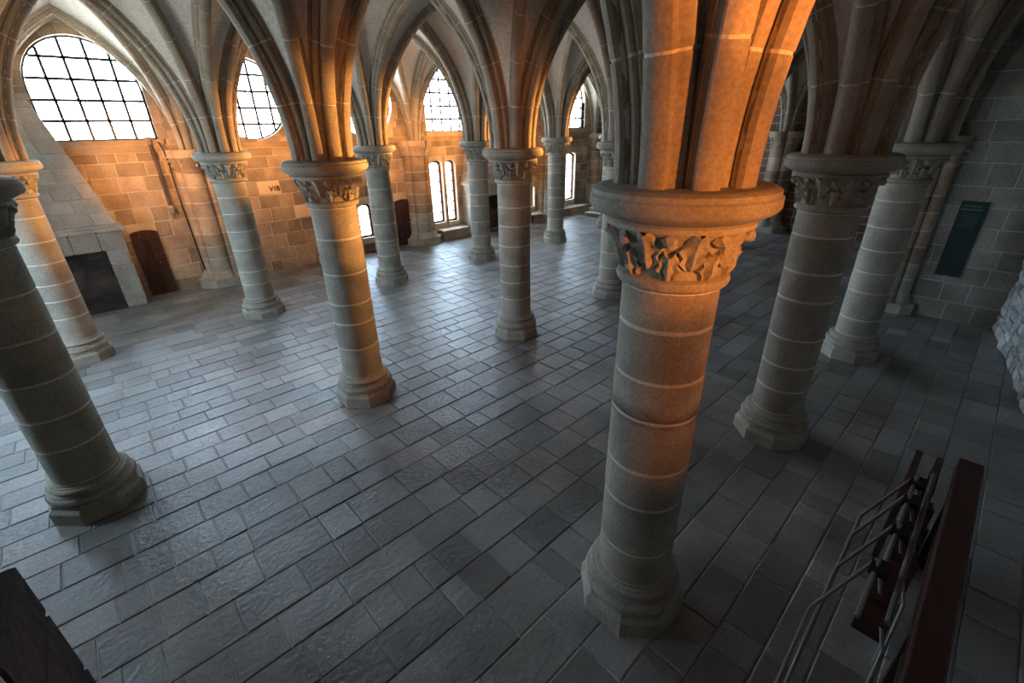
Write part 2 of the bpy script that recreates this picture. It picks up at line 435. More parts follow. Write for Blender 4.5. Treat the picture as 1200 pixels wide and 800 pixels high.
PLABEL = {
 (1,0): 'pillar nearest the viewer, just outside the lower left corner',
 (2,0): 'largest foreground granite pillar with orange-lit carved capital and thick round abacus',
 (3,0): 'grey granite pillar with dense leaf capital, just right of the big orange-lit pillar',
 (4,0): 'grey-green pillar standing between the leaf-capital pillar and the wall with the green panel',
 (1,1): 'dark leaning pillar at the left edge with its whole octagonal base on view',
 (2,1): 'round pillar half pale half orange, left of the picture centre, octagonal base',
 (3,1): 'granite pillar at the picture centre with yellow-lit right side of its abacus',
 (4,1): 'pillar mostly hidden behind the left side of the big foreground pillar, base showing',
 (1,2): 'slim orange-tinted pillar in front of the left end of the fireplace with sloping hood',
 (2,2): 'pale pillar in front of the window wall, right of the dark wooden door by the fireplace',
 (3,2): 'pillar standing left of the narrow brown door between two wall piers',
 (4,2): 'small far pillar directly left of the picture-centre pillar',
 (5,2): 'far small pillar directly right of the picture-centre pillar, near the tall slit window',
 (5,1): 'far pillar hidden behind the shaft of the big foreground pillar',
 (6,1): 'farthest pillar base seen just right of the big pillar capital',
 (6,2): 'farthest pillar of the window-side row, behind the big foreground pillar',
 (5,0): '', }
def pillar(key, x, y, leaves=True):
    rn = random.Random(hash(key) % 1000 + 11)
    t = tag(empty('pillar', (x, y, 0)), PLABEL[key], 'pillar', 'pillars of the hall')
    for nm, s in (('plinth', 'plinth'), ('base_moulding', 'base'), ('neck_ring', 'neck'), ('capital_bell', 'bell'), ('abacus', 'abacus')):
        ob = share(SH[s], nm, t)
        if s == 'bell': bell = ob
    z = .392; zs = [z]
    while z < 2.57:
        z += rn.choice([.26, .29, .32, .35, .38, .42]); zs.append(z)
    if 2.575 - zs[-2] < .2: zs = zs[:-2] + [2.575]
    else: zs[-1] = 2.575
    v, f = lathe([(RS-.0035, .38), (RS-.0035, 2.6)], 40); auto_smooth(mesh_obj('mortar_joints', v, f, M_MORT, t))
    for a, b in zip(zs[:-1], zs[1:]):
        v, f = lathe(ring_profile(a+.009, b-.009, RS + rn.uniform(-.001, .003)), 40)
        auto_smooth(mesh_obj('drum', v, f, M_COLS if key == (2, 0) else M_COL, t), 30)
    if leaves:
        n = 9; ph = rn.uniform(0, 1)
        for i in range(n):
            share(SH['leaf_low'], 'carved_leaf', bell, (0, 0, 0), 2*pi*(i+ph)/n)
            share(SH['leaf_up'], 'carved_leaf', bell, (0, 0, 0), 2*pi*(i+ph+.5)/n)
            a = 2*pi*(i+ph)/n
            share(SH['boss'], 'foliage_boss', bell, (.335*cos(a), .335*sin(a), 2.85), a, (1, 1.1, 1))
    return t
for (i, j) in [(1,0),(2,0),(3,0),(4,0),(1,1),(2,1),(3,1),(4,1),(5,1),(6,1),(1,2),(2,2),(3,2),(4,2),(5,2),(6,2)]:
    x, y = gp(i, j); pillar((i, j), x, y)

# ------------------------------------------------------------------ WINDOW WALL (long side, y = 11.9)
YW = 11.9
def arch_poly(cx, hw, z0, zs, n=16, rise=None):
    rise = hw if rise is None else rise
    return [(cx-hw, z0), (cx+hw, z0)] + [(cx + hw*cos(pi*k/n), zs + rise*sin(pi*k/n)) for k in range(0, n+1)]
def circle_poly(cx, cz, r, n=36): return [(cx + r*cos(2*pi*k/n), cz + r*sin(2*pi*k/n)) for k in range(n)]
BIG = [(-1.55, 'arch'), (1.57, 'arch'), (4.42, 'round'), (7.33, 'round'), (10.2, 'arch'), (13.15, 'arch'), (16.15, 'arch')]
HOLES = []
for cx, k in BIG: HOLES.append((k, cx, .88, arch_poly(cx, .88, 3.3, 4.24) if k == 'arch' else circle_poly(cx, 4.10, .87)))
LOW = [(6.92, .22, .44, 1.33, .10), (9.55, .245, .50, 2.36, .10), (10.12, .20, .49, 2.36, .09), (13.86, .24, .50, 1.2, .1), (16.27, .29, .53, 2.28, .12)]
for cx, hw, z0, zs, rs in LOW: HOLES.append(('low', cx, hw, arch_poly(cx, hw, z0, zs, 10, rs)))
def wall_with_holes(name, u0, u1, z0, z1, holes, frame, depth, mat, parent):
    bm = bmesh.new()
    def loop(pts):
        vs = [bm.verts.new((a, 0, b)) for a, b in pts]; return [bm.edges.new((vs[i], vs[(i+1) % len(vs)])) for i in range(len(vs))]
    ed = loop([(u0, z0), (u1, z0), (u1, z1), (u0, z1)])
    for h in holes: ed += loop(h)
    bmesh.ops.triangle_fill(bm, edges=ed, use_beauty=True)
    bm.verts.ensure_lookup_table()
    vs = [tuple(v.co) for v in bm.verts]; fs = [tuple(v.index for v in f.verts) for f in bm.faces]; bm.free()
    m = MB(); m.add([frame(a, 0, c) for a, b, c in vs], fs); m.add([frame(a, -depth, c) for a, b, c in vs], fs)
    for h in list(holes) + [[(u0, z0), (u1, z0), (u1, z1), (u0, z1)]]:
        n = len(h); m.add([frame(a, 0, c) for a, c in h] + [frame(a, -depth, c) for a, c in h], [(i, (i+1) % n, n+(i+1) % n, n+i) for i in range(n)])
    return m.build(name, mat, parent)
wl = struct('wall_left', 'long granite wall with the high windows, lit orange', 'wall')
fr_l = lambda u, d, w: (u, YW - d, w)
wall_with_holes('mortar_backing', -3.4, 18.1, -.02, 6.5, [h[3] for h in HOLES], fr_l, .36, M_WMORT, wl)
def ex_poly(poly, grow):
    def fn(za, zb):
        xs = []
        zmin = min(p[1] for p in poly) ; zmax = max(p[1] for p in poly)
        cx = (min(p[0] for p in poly) + max(p[0] for p in poly))/2; cz = (zmin+zmax)/2
        if zb < zmin - .02 or za > zmax + grow: return None
        for k in range(7):
            z = za + (zb-za)*k/6; zz = min(max(z, zmin), zmax + grow - .001)
            # scaled polygon section
            best = 0; n = len(poly)
            for i in range(n):
                (x0, y0), (x1, y1) = poly[i], poly[(i+1) % n]
                s = lambda x, y: (cx + (x-cx)*(1+grow/max(.01, (max(p[0] for p in poly)-cx))), cz + (y-cz)*(1+grow/(zmax-cz)))
                (x0, y0), (x1, y1) = s(x0, y0), s(x1, y1)
                if (y0-zz)*(y1-zz) <= 0 and y0 != y1:
                    xx = x0 + (x1-x0)*(zz-y0)/(y1-y0); best = max(best, abs(xx-cx))
            if best: xs.append(best)
        if not xs: return None
        return (cx-max(xs), cx+max(xs))
    return fn
def ex_rect(x0, x1, z0, z1): return lambda za, zb: (x0, x1) if zb > z0 + .02 and za < z1 - .02 else None
FP = [(-1.75, 1.25), (10.55, 13.35)]
DOORS = [(1.37, 1.87, 1.50), (7.90, 8.46, 1.45)]
excl = [ex_poly(h[3], .17 if h[0] != 'low' else .03) for h in HOLES]
excl += [ex_rect(a, b, 0, h) for a, b, h in DOORS] + [ex_rect(a, b, 0, 1.7) for a, b in FP]
excl += [ex_rect(-3.4, 18.1, 3.05, 3.19)]
excl += [ex_rect(GX[i]-.3, GX[i]+.3, 0, 3.05) for i in range(1, 7)]
rn = random.Random(21)
rects = lay_courses(-3.35, 17.8, 0.0, 3.05, (.27, .36), (.28, .62), excl, rn, .022) + lay_courses(-3.35, 17.8, 3.19, 5.75, (.2, .3), (.3, .6), excl, rn, .018)
def pale_pick(r):
    return M_PALE if (r[0] < 4.55 < r[1] and r[2] < 2.12 < r[3]) or (r[0] < 5.15 < r[1] and r[2] < 1.45 < r[3]) else None
build_stones(wl, 'stone', rects, fr_l, M_WALL, rn, 300, .012, .006, .012, 'distant_stonework', pale_pick)
# string course under the high windows
mb = MB(); mb.box(-3.35, 17.8, YW-.07, YW+.02, 3.06, 3.12); mb.box(-3.35, 17.8, YW-.11, YW+.02, 3.12, 3.18)
mb.build('string_course', M_WALL, wl)
# arch stones round the high windows
for kind, cx, hw, poly in HOLES:
    if kind == 'low': continue
    cz, a0, a1, n, r = (4.24, 0, pi, 11, .88) if kind == 'arch' else (4.10, 0, 2*pi, 20, .87)
    for k in range(n):
        b0 = a0 + (a1-a0)*k/n + .008; b1 = a0 + (a1-a0)*(k+1)/n - .008
        m = MB(); vs = []
        for yy in (YW+.2, YW-.022):
            for b, rr in ((b0, r), ((b0+b1)/2, r), (b1, r), (b1, r+.17), ((b0+b1)/2, r+.17), (b0, r+.17)):
                vs.append((cx+rr*cos(b), yy, cz+rr*sin(b)))
        m.add(vs, [(6, 7, 8, 9, 10, 11), (5, 4, 3, 2, 1, 0)] + [(i, (i+1) % 6, 6+(i+1) % 6, 6+i) for i in range(6)])
        m.build('arch_stone', M_WALL, wl)
    if kind == 'arch':
        m = MB(); m.box(cx-.95, cx+.95, YW-.10, YW+.2, 3.2, 3.3); m.build('window_sill', M_WALL, wl)
        for sx in (-1, 1):
            for k in range(3):
                m = MB(); m.box(*sorted((cx+sx*.88, cx+sx*(1.05+.0*(k % 2)))), YW-.022, YW+.2, 3.305+k*.312, 3.605+k*.312); m.build('jamb_stone', M_WALL, wl)

# windows: panes cut to the outline, lead bars, frame
def clip(poly, x0, x1, z0, z1):
    def cut(p, ins, inter):
        out = []
        for i in range(len(p)):
            a, b = p[i], p[(i+1) % len(p)]
            if ins(a): out.append(a)
            if ins(a) != ins(b): out.append(inter(a, b))
        return out
    for ax, val, sg in ((0, x0, 1), (0, x1, -1), (1, z0, 1), (1, z1, -1)):
        if not poly: return poly
        def inter(a, b, ax=ax, val=val):
            t = (val-a[ax])/(b[ax]-a[ax]); return (a[0]+(b[0]-a[0])*t, a[1]+(b[1]-a[1])*t)
        poly = cut(poly, lambda q: (q[ax]-val)*sg >= 0, inter)
    return poly
WLAB = ['high round-headed window beyond the left edge of the view', 'large round-headed window of square panes above the fireplace hood', 'round window seen between the two pale left pillars',
        'round window mostly hidden behind the ribs of the pale middle pillar', 'pointed-looking high window above the paired slit windows',
        'high window hidden behind the centre pillar ribs', 'farthest high window above the tall single slit window',
        'small arched window low in the wall between two front pillars', 'left slit of the paired tall windows', 'right slit of the paired tall windows',
        'small window right of the centre pillar capital', 'tall single slit window near the far corner']
for k, (kind, cx, hw, poly) in enumerate(HOLES):
    w = struct('window_%d' % (k+1), WLAB[k], 'window', (cx, YW+.16, 0))
    L = [(x-cx, z) for x, z in poly]
    zc = sum(p[1] for p in L)/len(L); x0 = min(p[0] for p in L); x1 = max(p[0] for p in L); z0 = min(p[1] for p in L); z1 = max(p[1] for p in L)
    fw = .03 if kind != 'low' else .06
    mat = M_LEAD if kind != 'low' else M_FRAME
    czz = (z0+z1)/2
    inner = [(x*(1-fw/((x1-x0)/2)), czz + (z-czz)*(1-fw/((z1-z0)/2))) for x, z in L]
    m = MB(); n = len(L)
    m.add([(x, -.03, z) for x, z in L] + [(x, -.03, z) for x, z in inner] + [(x, .03, z) for x, z in L] + [(x, .03, z) for x, z in inner],
          [(i, (i+1) % n, n+(i+1) % n, n+i) for i in range(n)] + [(2*n+i, 3*n+i, 3*n+(i+1) % n, 2*n+(i+1) % n) for i in range(n)] + [(n+i, n+(i+1) % n, 3*n+(i+1) % n, 3*n+i) for i in range(n)])
    m.build('window_frame', mat, w)
    sx, sz = (.36, .335) if kind != 'low' else (hw*2, .32)
    nx = max(1, round((x1-x0)/sx)); nz = max(1, round((z1-z0)/sz))
    for a in range(nx):
        for b in range(nz):
            xa, xb = x0+(x1-x0)*a/nx, x0+(x1-x0)*(a+1)/nx; za, zb = z0+(z1-z0)*b/nz, z0+(z1-z0)*(b+1)/nz
            pc = clip(inner, xa+.006, xb-.006, za+.006, zb-.006)
            if len(pc) < 3: continue
            q = MB(); q.prism(pc, -.002, .002); q.build('pane', M_GLASS, w)
    def half_span(x=None, z=None):
        pts = clip(inner, x-.001, x+.001, z0, z1) if x is not None else clip(inner, x0, x1, z-.001, z+.001)
        if len(pts) < 3: return None
        ks = [p[1] if x is not None else p[0] for p in pts]; return min(ks), max(ks)
    br = .025 if kind != 'low' else .016
    for a in range(1, nx):
        xx = x0+(x1-x0)*a/nx; s = half_span(x=xx)
        if s: q = MB(); q.box(xx-br, xx+br, -.012, .012, s[0], s[1]); q.build('glazing_bar', mat, w)
    for b in range(1, nz):
        zz = z0+(z1-z0)*b/nz; s = half_span(z=zz)
        if s: q = MB(); q.box(s[0], s[1], -.012, .012, zz-br, zz+br); q.build('glazing_bar', mat, w)
    portal(cx, (z0+z1)/2, x1-x0, z1-z0)

# stone benches and splays under the low windows
def bench(x0, x1, y0, z1, label):
    t = tag(empty('stone_bench', ((x0+x1)/2, YW, 0)), label, 'bench', 'stone ledges of the window wall')
    n = max(2, int((x1-x0)/.5)); w = (x1-x0)/n
    for i in range(n):
        m = MB(); a = -(x1-x0)/2 + i*w; m.box(a+.006, a+w-.006, -(YW-y0), -.02, 0, z1-.06); m.build('block', M_WALL, t)
    m = MB(); m.box(-(x1-x0)/2-.03, (x1-x0)/2+.03, -(YW-y0)-.03, -.02, z1-.055, z1); m.build('ledge', M_WALL, t)
bench(9.36, 10.38, 11.45, .32, 'low brown stone bench under the paired slit windows')
bench(13.52, 14.08, 11.4, .30, 'short stone bench right of the second fireplace')
bench(15.2, 17.0, 11.4, .30, 'low stone bench under the tall single slit window near the steps')

# doors
def door(n, x0, x1, h, label, planks):
    d = struct('door_%d' % n, label, 'door', ((x0+x1)/2, YW-.02, 0)); hw = (x1-x0)/2
    hd = .05
    def outline(a, b, zt): return [(a, .02), (b, .02), (b, zt - hd*(b/hw)**2), ((a+b)/2, zt - hd*((a+b)/2/hw)**2), (a, zt - hd*(a/hw)**2)]
    w = 2*hw/planks
    for i in range(planks):
        m = MB(); m.prism(outline(-hw+i*w+.003, -hw+(i+1)*w-.003, h-.02), -.02, .04); pk = m.build('plank', M_DOOR, d)
    for z in (h*.22, h*.52, h*.86):
        m = MB(); m.box(-hw+.02, hw-.02, -.045, -.02, z-.04, z+.04); m.build('rail', M_DOOR, d)
    for s in (-1, 1):
        m = MB(); m.box(*sorted((s*hw, s*(hw-.04))), -.05, -.015, .03, h-.07); m.build('stile', M_DOOR, d)
    m = MB(); m.bar((-hw*.75, -.04, h*.22), (-hw*.05, -.04, h*.85), .016, 6); m.bar((hw*.3, -.04, h*.22), (-.0, -.04, h*.85), .016, 6); m.build('brace', M_DOOR, d)
    bm = bmesh.new(); bmesh.ops.create_uvsphere(bm, u_segments=10, v_segments=8, radius=.018)
    me = bpy.data.meshes.new('door_knob'); bm.to_mesh(me); bm.free(); me.materials.append(M_KNOB)
    share(me, 'door_knob', pk, (hw*.45, -.06, h*.5))
door(1, *DOORS[0], 'dark brown plank door with small brass knob, right of the fireplace', 3)
door(2, *DOORS[1], 'narrow dark brown door between the two middle pillars and a wall pier', 4)

# painted letters on the pale block
cu = bpy.data.curves.new('painted_letters', 'FONT'); cu.body = 'VIB'; cu.size = .17; cu.extrude = .001; cu.space_character = 1.15; cu.offset = .004
co = bpy.data.objects.new('painted_letters', cu); COL.objects.link(co)
bpy.context.view_layer.update()
me = bpy.data.meshes.new_from_object(co); bpy.data.objects.remove(co); me.materials.clear(); me.materials.append(M_PAINT); me.name = 'painted_letters'
to = bpy.data.objects.new('painted_letters', me); COL.objects.link(to); to.parent = wl
to.location = (4.42, YW-.026, 2.03); to.rotation_euler = (pi/2, 0, 0); to['label'] = 'black painted letters VIB'

# ------------------------------------------------------------------ OTHER WALLS
def slab_wall(name, label, cat, poly_pts, frame, u0, u1, mat_s, mat_m, hs, ws, seed, ztop=6.5, stone_top=5.8, proud=.012, jit=.005, ch=.012, excl=(), gap=.02, depth=.3, limit=300):
    w = struct(name, label, cat)
    m = MB()
    m.add([frame(u0, 0, -.02), frame(u1, 0, -.02), frame(u1, 0, ztop), frame(u0, 0, ztop), frame(u0, -depth, -.02), frame(u1, -depth, -.02), frame(u1, -depth, ztop), frame(u0, -depth, ztop)],
          [(0,1,2,3),(7,6,5,4),(0,4,5,1),(1,5,6,2),(2,6,7,3),(3,7,4,0)])
    m.build('mortar_backing', mat_m, w)
    rn = random.Random(seed)
    build_stones(w, 'stone', lay_courses(u0, u1, 0, stone_top, hs, ws, list(excl), rn, gap), frame, mat_s, rn, limit, proud, jit, ch)
    return w
slab_wall('wall_right', 'rough pale rubble wall at the right edge', 'wall', None, lambda u, d, w: (u, yr(u) + d + .02*sin(u*9)*cos(w*7), w), -3.3, 11.68, M_RUBBLE, M_GMORT, (.12, .22), (.12, .34), 5, proud=.035, jit=.018, ch=.03, gap=.02)
slab_wall('wall_front', 'grey granite wall with the dark green panel', 'wall', None, lambda u, d, w: (11.70 - d, u, w), yr(11.7)-.1, .0, M_GREY, M_GMORT, (.31, .37), (.34, .62), 9, gap=.018, ch=.006, jit=.003, proud=.008)
slab_wall('wall_recess', 'side wall of the far bays', 'wall', None, lambda u, d, w: (u, .0 + d, w), 11.75, 17.8, M_RED, M_WMORT, (.2, .3), (.2, .5), 10, limit=0)
w2 = slab_wall('wall_back', 'far end wall of dark reddish masonry', 'wall', None, lambda u, d, w: (17.8 - d, u, w), -.2, 11.9, M_RED, M_WMORT, (.22, .3), (.25, .5), 11, gap=.025)
wn = struct('wall_near', 'end wall outside the left edge of the view', 'wall')
NH = [arch_poly(cy, hw, z0, zs) for cy, hw, z0, zs in ((6.9, .62, 1.4, 3.8),)]
fr_n = lambda u, d, w: (-3.3 + d, u, w)
wall_with_holes('mortar_backing', -4.2, 12.0, -.02, 6.5, NH, fr_n, .3, M_WMORT, wn)
build_stones(wn, 'stone', lay_courses(-4.2, 11.9, 0, 5.8, (.27, .36), (.3, .6), [ex_poly(h, .03) for h in NH], random.Random(12), .02), fr_n, M_WALL, random.Random(13), 0)
for h in NH:
    w = struct('window_%d' % (13 + NH.index(h)), 'tall window of the end wall outside the left edge', 'window', (-3.45, 0, 0))
    m = MB(); n = len(h); m.add([(-.003, a, b) for a, b in h] + [(.003, a, b) for a, b in h], [tuple(range(n)), tuple(range(2*n-1, n-1, -1))]); m.build('pane', M_GLASS, w)
    ya, yb = min(p[0] for p in h), max(p[0] for p in h); za, zb = min(p[1] for p in h), max(p[1] for p in h)
    for k in range(1, 5):
        y = ya + (yb-ya)*k/5; m = MB(); m.box(-.015, .015, y-.015, y+.015, za, zb - .35*abs(k-2.5)); m.build('glazing_bar', M_LEAD, w)
    portal((ya+yb)/2, (za+zb)/2, yb-ya, zb-za, side=-3.75)

# dark green information panel on the grey wall
sg = tag(empty('information_panel', (11.68, -.73, .8)), 'tall narrow dark green information panel on the grey wall at the right', 'sign')
m = MB(); m.box(-.025, 0, -.17, .17, 0, 1.28); m.build('board', M_SIGN, sg)
m = MB()
for z, a, b, h in ((1.19, -.10, .12, .022), (1.13, -.12, .15, .03)):
    x = -.14 + .02
    n = 7; m = MB()
    for k in range(n):
        y0 = b - (b-a)*k/n; m.box(-.028, -.025, y0 - (b-a)/n*.75, y0, z, z+h)
    m.build('heading_print', M_TEXT, sg)
for k in range(7):
    m = MB(); m.box(-.0275, -.025, -.11+.01*(k % 3), .10, 1.07-.035*k, 1.076-.035*k); m.build('text_line', M_TEXT, sg)

# ------------------------------------------------------------------ WALL PIERS
def wall_pier(x, y, ang, label, r=.33, z_low=0):
    t = tag(empty('wall_pier', (x, y, 0), ang), label, 'pier', 'clustered piers of the walls')    # local -y faces the hall
    rn = random.Random(int(x*10+y)); pts = []
    n = 40
    for k in range(n+1):
        th = -pi*k/n; rr = r + .09*abs(sin(2.5*(th)))**.55
        pts.append((rr*cos(th), rr*sin(th)*1.15))
    pts = pts + [(-r*1.0, .05), (r*1.0, .05)]
    N = len(pts)
    def layer(name, z0, z1, s, mat, s2=None):
        s2 = s if s2 is None else s2
        m = MB(); m.add([(a*s, b*s, z0) for a, b in pts] + [(a*s2, b*s2, z1) for a, b in pts],
                        [tuple(range(N)), tuple(range(2*N-1, N-1, -1))] + [(i, N+i, N+(i+1) % N, (i+1) % N) for i in range(N)])
        return m.build(name, mat, t)
    layer('mortar_core', .3, 2.66, .985, M_MORT)
    z = .36
    while z < 2.6:
        z2 = min(2.62, z + rn.uniform(.27, .38))
        if 2.62 - z2 < .15: z2 = 2.62
        layer('pier_stone', z+.007, z2-.007, 1, M_WALL if z > .9 else M_COL); z = z2
    m = MB(); q = [(.50, .05), (.50, -.25), (.27, -.46), (-.27, -.46), (-.50, -.25), (-.50, .05)]; s = (r+.09)/.36
    m.add([(a*s, b*s, 0) for a, b in q] + [(a*s, b*s, .2) for a, b in q], [tuple(range(6)), tuple(range(11, 5, -1))] + [(i, 6+i, 6+(i+1) % 6, (i+1) % 6) for i in range(6)])
    m.build('plinth', M_COL, t)
    layer('base_moulding', .2, .28, 1.22, M_COL, 1.12); layer('base_torus', .28, .36, 1.16, M_COL, 1.02)
    layer('neck_ring', 2.62, 2.67, 1.1, M_WALL); layer('capital', 2.67, 2.92, 1.0, M_WALL, 1.2); layer('abacus', 2.92, 3.08, 1.27, M_WALL, 1.27)
    for k in range(5):
        a = -pi*(k+.5)/5
        for zz in (2.76, 2.86):
            share(SH['boss'], 'foliage_boss', t, ((r+.10)*cos(a)*(1+ (zz-2.76)*1.2), (r+.10)*sin(a)*1.15*(1+(zz-2.76)*1.2), zz), a)
PL = ['', 'clustered wall pier behind the fireplace-side pillar', 'clustered wall pier just right of the dark door by the fireplace', 'clustered wall pier hidden behind the half orange pillar',
      'clustered wall pier between the narrow brown door and the paired slit windows', 'clustered wall pier beside the second fireplace', 'clustered wall pier left of the tall single slit window', '']
for i in (2, 3, 4, 6): wall_pier(GX[i], YW, 0, PL[i])      # the piers at the fireplaces are swallowed by their hoods
wall_pier(17.78, 4.33, -pi/2, 'clustered pier on the far end wall, seen between the big pillar and the leaf-capital pillar')
wall_pier(17.78, 8.77, -pi/2, 'clustered pier on the far end wall behind the big foreground pillar')
wall_pier(17.72, 11.75, -pi/4, 'corner pier at the far end of the window wall beside the steps')
wall_pier(11.72, -.10, -pi/2, 'pair of slim wall shafts at the corner of the grey wall with the panel', .17)

# ------------------------------------------------------------------ VAULT
ceil = struct('ceiling', 'plastered rib vault with moulded stone ribs', 'ceiling')
WIDE = [(0, 0), (.04, .006), (.066, .026), (.070, .055), (.058, .075), (.048, .088), (.066, .096), (.09, .104), (.108, .122), (.108, .145), (.096, .16), (.092, .17), (.115, .178), (.115, .27)]
SLIM = [(0, 0), (.035, .005), (.058, .022), (.060, .045), (.048, .062), (.040, .072), (.058, .08), (.072, .094), (.073, .108), (.064, .12), (.08, .128), (.08, .22)]
def full(p): return [(-a, b) for a, b in reversed(p[1:])] + p
def arc(A, B, st, zt):
    """half arch from pillar A to midpoint B: returns function t -> (s, z, N) """
    A = Vector((A[0], A[1])); B = Vector((B[0], B[1])); Lh = (B-A).length; a = Lh - st; h = zt - Z0
    R = (a*a + h*h)/(2*a); tm = math.atan2(h/R, 1 - a/R); d = (B-A)/Lh
    def pos(t, dep=0, w=0):
        th = tm*t; s = st + R - (R+dep)*cos(th); z = Z0 + (R+dep)*sin(th)
        if t > .999:                      # mitre at the crown
            ts, tz = sin(th), cos(th)
            k = (Lh - s)/max(ts, .05); s += ts*k; z += tz*k
        p = A + d*s + Vector((-d[1], d[0]))*w
        return (p[0], p[1], z)
    return pos, R*tm
RIBS = []
def half_rib(A, B, st, zt, prof, name): RIBS.append((A, B, st, zt, prof, name))
def mid(a, b): return ((a[0]+b[0])/2, (a[1]+b[1])/2)
def edge_w(i, j): return j in (-1, 3) or i in (0, 7)
def stt(i, j): return .24 if edge_w(i, j) else .345
def arch2(a, b, kind):
    A, B = gp(*a), gp(*b); Mm = mid(A, B); wall = kind == 'wall_rib'
    for c, C in ((a, A), (b, B)):
        half_rib(C, Mm, .16 if wall else stt(*c), ZA, SLIM if wall else WIDE, kind)
BAYS = [(i, j) for i in range(7) for j in range(3)] + [(i, -1) for i in range(5)]
for j in (-1, 0, 1, 2, 3):
    for i in range(7):
        if j == -1 and i > 4: continue
        arch2((i, j), (i+1, j), 'wall_rib' if j in (-1, 3) or (j == 0 and i > 4) else 'arcade_rib')
for i in range(8):
    for j in (-1, 0, 1, 2):
        if j == -1 and i > 5: continue
        arch2((i, j), (i, j+1), 'wall_rib' if i in (0, 7) or (j == -1 and i == 5) else 'transverse_rib')
boss = MB(); 
for (i, j) in BAYS:
    cs = [(i, j), (i+1, j), (i+1, j+1), (i, j+1)]; P = [gp(*c) for c in cs]
    C = (sum(p[0] for p in P)/4, sum(p[1] for p in P)/4)
    for c, p in zip(cs, P): half_rib(p, C, stt(*c), ZD, SLIM, 'diagonal_rib')
    v, f = lathe([(.05, -.03), (.11, -.02), (.135, .01), (.135, .1), (.1, .25)], 16)
    mesh_obj('keystone', [(x+C[0], y+C[1], z+ZD) for x, y, z in v], f, M_RIB, ceil)
    nT, nK = 12, 4
    for q in range(4):
        a, b = q, (q+1) % 4; A, B = P[a], P[b]; Mm = mid(A, B); mv = MB()
        for c, Q in ((a, A), (b, B)):
            wall = edge_w(*cs[a]) and edge_w(*cs[b])
            ps, _ = arc(Q, Mm, stt(*cs[c]), ZA); pd, _ = arc(Q, C, stt(*cs[c]), ZD)
            vs = []
            for k in range(nT+1):
                t = k/nT; u = Vector(ps(t, .165)); w = Vector(pd(t, .115))
                for l in range(nK+1):
                    s = l/nK; pt = u.lerp(w, s); pt.z += .10*sin(pi*s)*t; vs.append(pt)
            fs = [(k*(nK+1)+l, k*(nK+1)+l+1, (k+1)*(nK+1)+l+1, (k+1)*(nK+1)+l) for k in range(nT) for l in range(nK)]
            mv.add(vs, fs)
        mv.build('vault_web', M_WEB, ceil, smooth=True)
def rib_key(r):
    p = Vector((r[0][0]*.6+r[1][0]*.4, r[0][1]*.6+r[1][1]*.4, 4.0)) - CAMP
    x, y, z = p.dot(RX), p.dot(RD), p.dot(RF)
    if z < .2 or abs(x/z*530) > 700 or abs(y/z*530) > 520: return 1000 + p.length
    return p.length
RIBS.sort(key=rib_key)
nv = 0
for (A, B, st_, zt, prof, name) in RIBS:
    pos, Ln = arc(A, B, st_, zt); pf = full(prof); n = len(pf)
    core = MB(); K = 14; vs = []
    sh = [(a*.955, b*.985+.006) for a, b in pf]
    for k in range(K+1):
        for a, b in sh: vs.append(pos(k/K, b, a))
    core.add(vs, [(k*n+i, k*n+i+1, (k+1)*n+i+1, (k+1)*n+i) for k in range(K) for i in range(n-1)])
    c = core.build(name, M_MORT, ceil)
    m = max(2, round(Ln/.52)); single = nv + m <= 300; sb = MB()
    for q in range(m):
        t0, t1 = q/m + .006/Ln*1.2*(q > 0), (q+1)/m - (.006/Ln*1.2 if q < m-1 else 0); sub = 4; vs = []
        for k in range(sub+1):
            for a, b in pf: vs.append(pos(t0+(t1-t0)*k/sub, b, a))
        fs = [(k*n+i, k*n+i+1, (k+1)*n+i+1, (k+1)*n+i) for k in range(sub) for i in range(n-1)]
        fs += [tuple(range(n)), tuple(sub*n+i for i in range(n-1, -1, -1))]
        if single: o = mesh_obj('voussoir', vs, fs, M_RIB, c); auto_smooth(o, 35); nv += 1
        else: sb.add(vs, fs)
    if sb.v: o = sb.build('voussoirs', M_RIB, c); auto_smooth(o, 35); tag(o, kind='stuff')
m = MB(); m.box(-3.7, 18.3, -4.6, 12.4, 6.45, 6.6); m.build('roof_light_seal', M_WEB, ceil)  # unseen slab above the vault, added to keep sky light from leaking in
m = MB(); m.box(11.75, 18.3, -4.5, -.02, -.3, 6.6); m.build('masonry_mass', M_GMORT, ceil)

